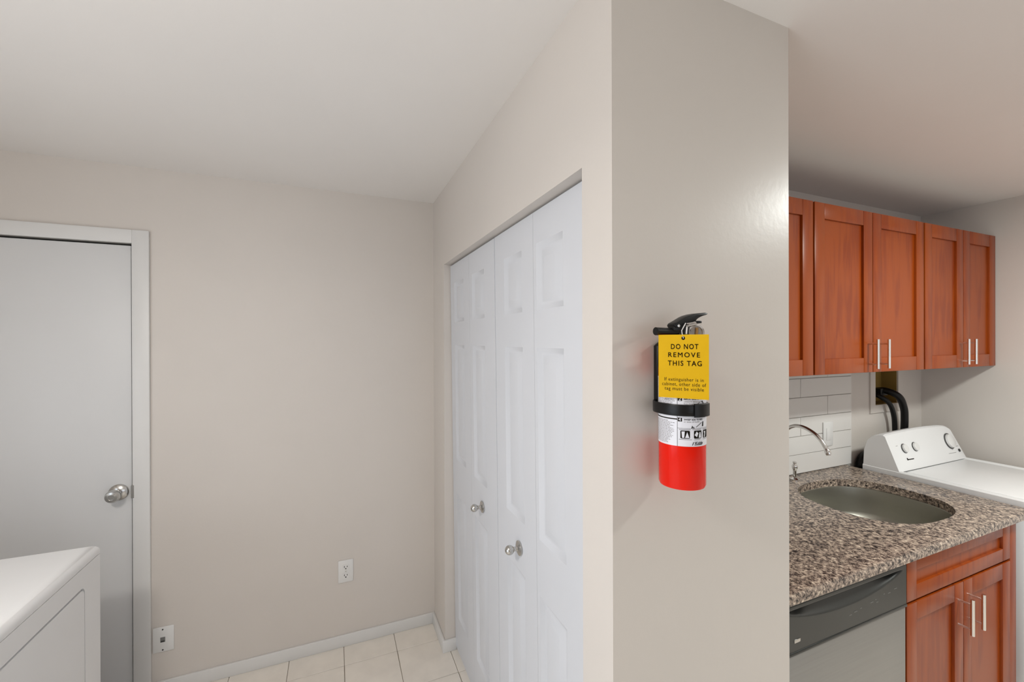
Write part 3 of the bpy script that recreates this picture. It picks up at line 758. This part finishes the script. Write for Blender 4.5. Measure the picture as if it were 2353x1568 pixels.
# little flames, hose and nozzle figures
def poly_l(mb, pts, r_=IR):
    b_ = bmesh.new(); b_.faces.new([b_.verts.new((a, z, 0)) for a, z in pts])
    bmesh.ops.triangulate(b_, faces=b_.faces[:])
    for it in range(3):
        es = [e_ for e_ in b_.edges if abs(e_.verts[0].co.x-e_.verts[1].co.x) > .0035]
        if not es: break
        bmesh.ops.subdivide_edges(b_, edges=es, cuts=1); bmesh.ops.triangulate(b_, faces=b_.faces[:])
    for v_ in b_.verts: v_.co = Vector(lab(v_.co.x, v_.co.y, r_))
    mb.merge(b_)
for dz in (1.4735, 1.4335):
    poly_l(ink, [(.025, dz-.002), (.0268, dz+.0035), (.0282, dz+.0005), (.0270, dz-.002)])
    poly_l(ink, [(.0285, dz-.002), (.0290, dz+.0015), (.0315, dz-.002)])
poly_l(ink, [(.034, 1.4338), (.0345, 1.4331), (.0475, 1.4415), (.047, 1.4424)])
poly_l(ink, [(.049, 1.4340), (.0525, 1.4345), (.053, 1.4440), (.050, 1.4430)])
poly_l(ink, [(.047, 1.4810), (.050, 1.4840), (.0535, 1.4790), (.0535, 1.474), (.051, 1.474), (.051, 1.480)])
poly_l(gr, [(.038, 1.4785), (.042, 1.4815), (.043, 1.480), (.039, 1.477)])
for a0_, a1_ in ((.0055, .0225), (.0300, .0470), (.0520, .0690)):
    pts = rrect(a0_, a1_, 1.4118, 1.4270, .0018, 3); poly_l(ink, pts)
for i in range(3): strip(gr, (.003, .027, .051)[i], (.024, .046, .07)[i], 1.4284, 1.4294, IR); strip(gr, (.003, .030, .052)[i], (.026, .044, .07)[i], 1.4094, 1.4102, IR)
# pictograms: bin and wood, can and jar, plug
WR = LR+.0006
poly_l(num, [(.0075, 1.4252), (.0132, 1.4255), (.0122, 1.4132), (.0085, 1.4132)], WR)
poly_l(num, [(.0138, 1.4132), (.0175, 1.4245), (.0213, 1.4132)], WR)
poly_l(num, [(.0312, 1.4185), (.0352, 1.4252), (.0392, 1.4220), (.0362, 1.4145)], WR)
poly_l(num, [(.0400, 1.4132), (.0405, 1.4180), (.0420, 1.4240), (.0440, 1.4240), (.0450, 1.4180), (.0455, 1.4132)], WR)
poly_l(num, [(.0545, 1.4132), (.0560, 1.4200), (.0540, 1.4245), (.0600, 1.4245), (.0590, 1.4185), (.0575, 1.4132)], WR)
# maker's mark with its swoosh
put_text(ink, 'Kidde', .0080, .0315, 1.4028, bold=.015, shear=.25, align='LEFT')
poly_l(ink, [(.0265, 1.3990), (.0285, 1.4045), (.0325, 1.4060), (.0295, 1.4035), (.0280, 1.3990)])
strip(ink, .031, .0485, 1.3992, 1.4000, IR)
# left column: small illegible print as short dashes of grey
rnd = random.Random(3)
zz = 1.524
while zz > 1.400:
    if not (1.445 < zz < 1.4515):
        a = -.058 + rnd.choice((0, 0, .004)); end = -.004 - rnd.random()*.016
        while a < end:
            wd = .0025 + rnd.random()*.006; strip(gr, a, min(a+wd, end), zz, zz+.0010, IR); a += wd + .0011
    zz -= .0028
for q_ in (ink.build('print', M['ink'], label, normals=False), gr.build('fine_print', M['inkgrey'], label, normals=False), num.build('reversed_print', M['paper'], label, normals=False)): q_['kind'] = 'stuff'

# wall bracket with strap
br = thing('wall_bracket', (0.655, YP, 1.455), 'black wall bracket with strap gripping the extinguisher', 'bracket')
px0, px1 = 0.6195, 0.690
MB().prism([(px0, 1.462), (px1, 1.462), (px1, 1.592), (px0+.020, 1.600), (px0, 1.588)], 1, YP-.013, YP, .001, 1).build('back_plate', M['black'], br)
st = MB(); rs = []; n_ = 64
for r_, z in ((.0452, 1.4553), (.0475, 1.4545), (.0482, 1.4565), (.0482, 1.4745), (.0475, 1.4765), (.0452, 1.4757)): rs.append((r_, z))
ang0, ang1 = 80, 80+340; vs = []; fs = []; k = 72
for i in range(k+1):
    t_ = math.radians(ang0 + (ang1-ang0)*i/k)
    bl = 0.0075*math.exp(-((math.degrees(t_)-132)/30)**2)
    for r_, z in rs: vs.append((EX + (r_+bl)*math.cos(t_), EY + (r_+bl)*math.sin(t_), z))
q = len(rs)
for i in range(k):
    for j in range(q): fs.append((i*q+j, (i+1)*q+j, (i+1)*q+(j+1) % q, i*q+(j+1) % q))
st.faces(vs, fs); so = st.build('strap', M['black'], br)
bk = MB(); vs = []; fs = []; k = 10
for i in range(k+1):
    t_ = math.radians(252 + 50*i/k)
    for r_, z in ((.0478, 1.4525), (.0515, 1.4535), (.0515, 1.4770), (.0478, 1.4785)): vs.append((EX + r_*math.cos(t_), EY + r_*math.sin(t_), z))
for i in range(k):
    for j in range(4): fs.append((i*4+j, (i+1)*4+j, (i+1)*4+(j+1) % 4, i*4+(j+1) % 4))
fs += [(0, 1, 2, 3), (k*4+3, k*4+2, k*4+1, k*4)]
bk.faces(vs, fs); bk.build('buckle', M['black'], so, ang=25)

# yellow tag hanging in front, facing the room
td = Vector((0.60, -0.80, 0)).normalized(); tn = Vector((-.80, -.60, 0)).normalized()
tp = Vector((EX, EY, 0)) + tn*(ER+.007)
def on_tag(u, v):
    d = ray(u, v); c_ = Vector((0, 0, CAM_H)); return c_ + d*((tp-c_).dot(tn)/d.dot(tn))
q00, q10, q11, q01 = on_tag(1513.5, 911.5), on_tag(1628.5, 920.5), on_tag(1629, 768.5), on_tag(1514.5, 770)
zlo = (q00.z+q10.z)/2; zhi = (q01.z+q11.z)/2
sA = (q00-tp).dot(td); sB = (q11-tp).dot(td)
tw, th = sB-sA, zhi-zlo
def tagp(s_, z, o_=0): 
    c_ = tp + td*s_; return (c_.x + tn.x*o_, c_.y + tn.y*o_, z)
hl = on_tag(1570, 777.5); hs = (hl-tp).dot(td); hz = hl.z
tg = thing('warning_tag', (tp.x, tp.y, zlo), 'yellow warning tag hanging from the extinguisher handle, black lettering', 'tag')
hole = [(hs + .0034*math.cos(2*PI*i/20), hz + .0034*math.sin(2*PI*i/20)) for i in range(20)]
cd = MB().plate([(sA, zlo), (sB, zlo), (sB, zhi), (sA, zhi)], [hole], 1, 0, .0009)
cd.map(lambda c: tagp(c.x, c.z, .0004-c.y)).build('card', M['yellow'], tg)
def tag_line(body, u, v, px_w, px_h, bold, spacing):
    c_ = on_tag(u, v); cs = (c_-tp).dot(td)
    wl_ = (on_tag(u+px_w/2, v)-on_tag(u-px_w/2, v)).dot(td); 
    vs, fs = text2d(body, 1.0, bold=bold, spacing=spacing)
    x0_ = min(p[0] for p in vs); x1_ = max(p[0] for p in vs)
    kx_ = wl_/(x1_-x0_); mx_ = (x0_+x1_)/2
    caps = 0.70; hh = (on_tag(u, v).z-on_tag(u, v+px_h).z); kz_ = hh/caps
    tx = MB(); tx.faces([tagp(cs+(x-mx_)*kx_, c_.z+y*kz_, .0007) for x, y in vs], fs)
    tx.build('lettering', M['ink'], tg, normals=False)['label'] = 'black words "%s"' % body
tag_line('DO NOT', 1573, 797.5, 63, 11.5, .014, 1.22)
tag_line('REMOVE', 1571.5, 816.5, 73, 11, .010, 1.28)
tag_line('THIS TAG', 1573, 836, 78, 11.5, .012, 1.22)
tag_line('If extinguisher is in', 1571, 873, 90, 8.0, .0, 1.12)
tag_line('cabinet, other side of', 1571, 884, 101, 8.0, .0, 1.12)
tag_line('tag must be visible', 1571.5, 894.5, 90, 8.0, .0, 1.12)
w0 = Vector(tagp(hs, hz, -.001)); w1 = Vector(tagp(hs, hz+.003, .0016))
k1 = at(1566.5, 760, 1, EY-.016); k2 = at(1569, 755, 1, EY-.017); k3 = at(1575.5, 743, 1, EY-.015)
MB().tube([w0, w1, at(1567.5, 768, 1, w1.y*.5+(EY-.016)*.5), k1, k2, k3], .0010, 8).build('tie', M['tie'], tg)
k4 = at(1577, 768, 1, EY-.022); k5 = at(1578.5, 752, 1, EY-.020)
MB().tube([k4, k5], .0014, 8).build('tie', M['tie'], tg)

# ------------------------------------------------------------------ ceiling lamps (outside the frame)
glow = bpy.data.materials.new('glowing_opal_globe'); glow.use_nodes = True
gp = glow.node_tree.nodes['Principled BSDF']
gp.inputs['Base Color'].default_value = (0.8, 0.78, 0.74, 1)
gp.inputs['Emission Color'].default_value = (1.0, 0.94, 0.87, 1); gp.inputs['Emission Strength'].default_value = ENTRY_GLOBE_STRENGTH
lx, ly = LAMP_ENTRY
r = thing('ceiling_lamp', (lx, ly, H), 'opal globe ceiling lamp over the entry', 'lamp')
MB().lathe([(0, 0), (.07, 0), (.07, -.02), (.03, -.03), (.03, -.075), (0, -.075)], (lx, ly, H), (0, 0, 1), 40).build('lamp_base', M['nickel'], r)
MB().lathe([(0, .1)]+[(.1*math.sin(math.radians(10*k)), .1*math.cos(math.radians(10*k))) for k in range(1, 18)]+[(0, -.1)], (lx, ly, 2.205), (0, 0, 1), 36).build('globe', glow, r)
lx, ly = LAMP_KITCHEN
r = thing('ceiling_lamp', (lx, ly, H), 'round flush ceiling lamp over the kitchen', 'lamp')
MB().lathe([(0, 0), (.15, 0), (.15, -.02), (.14, -.025), (0, -.025)], (lx, ly, H), (0, 0, 1), 40).build('lamp_base', M['nickel'], r)
bpy.context.view_layer.update()
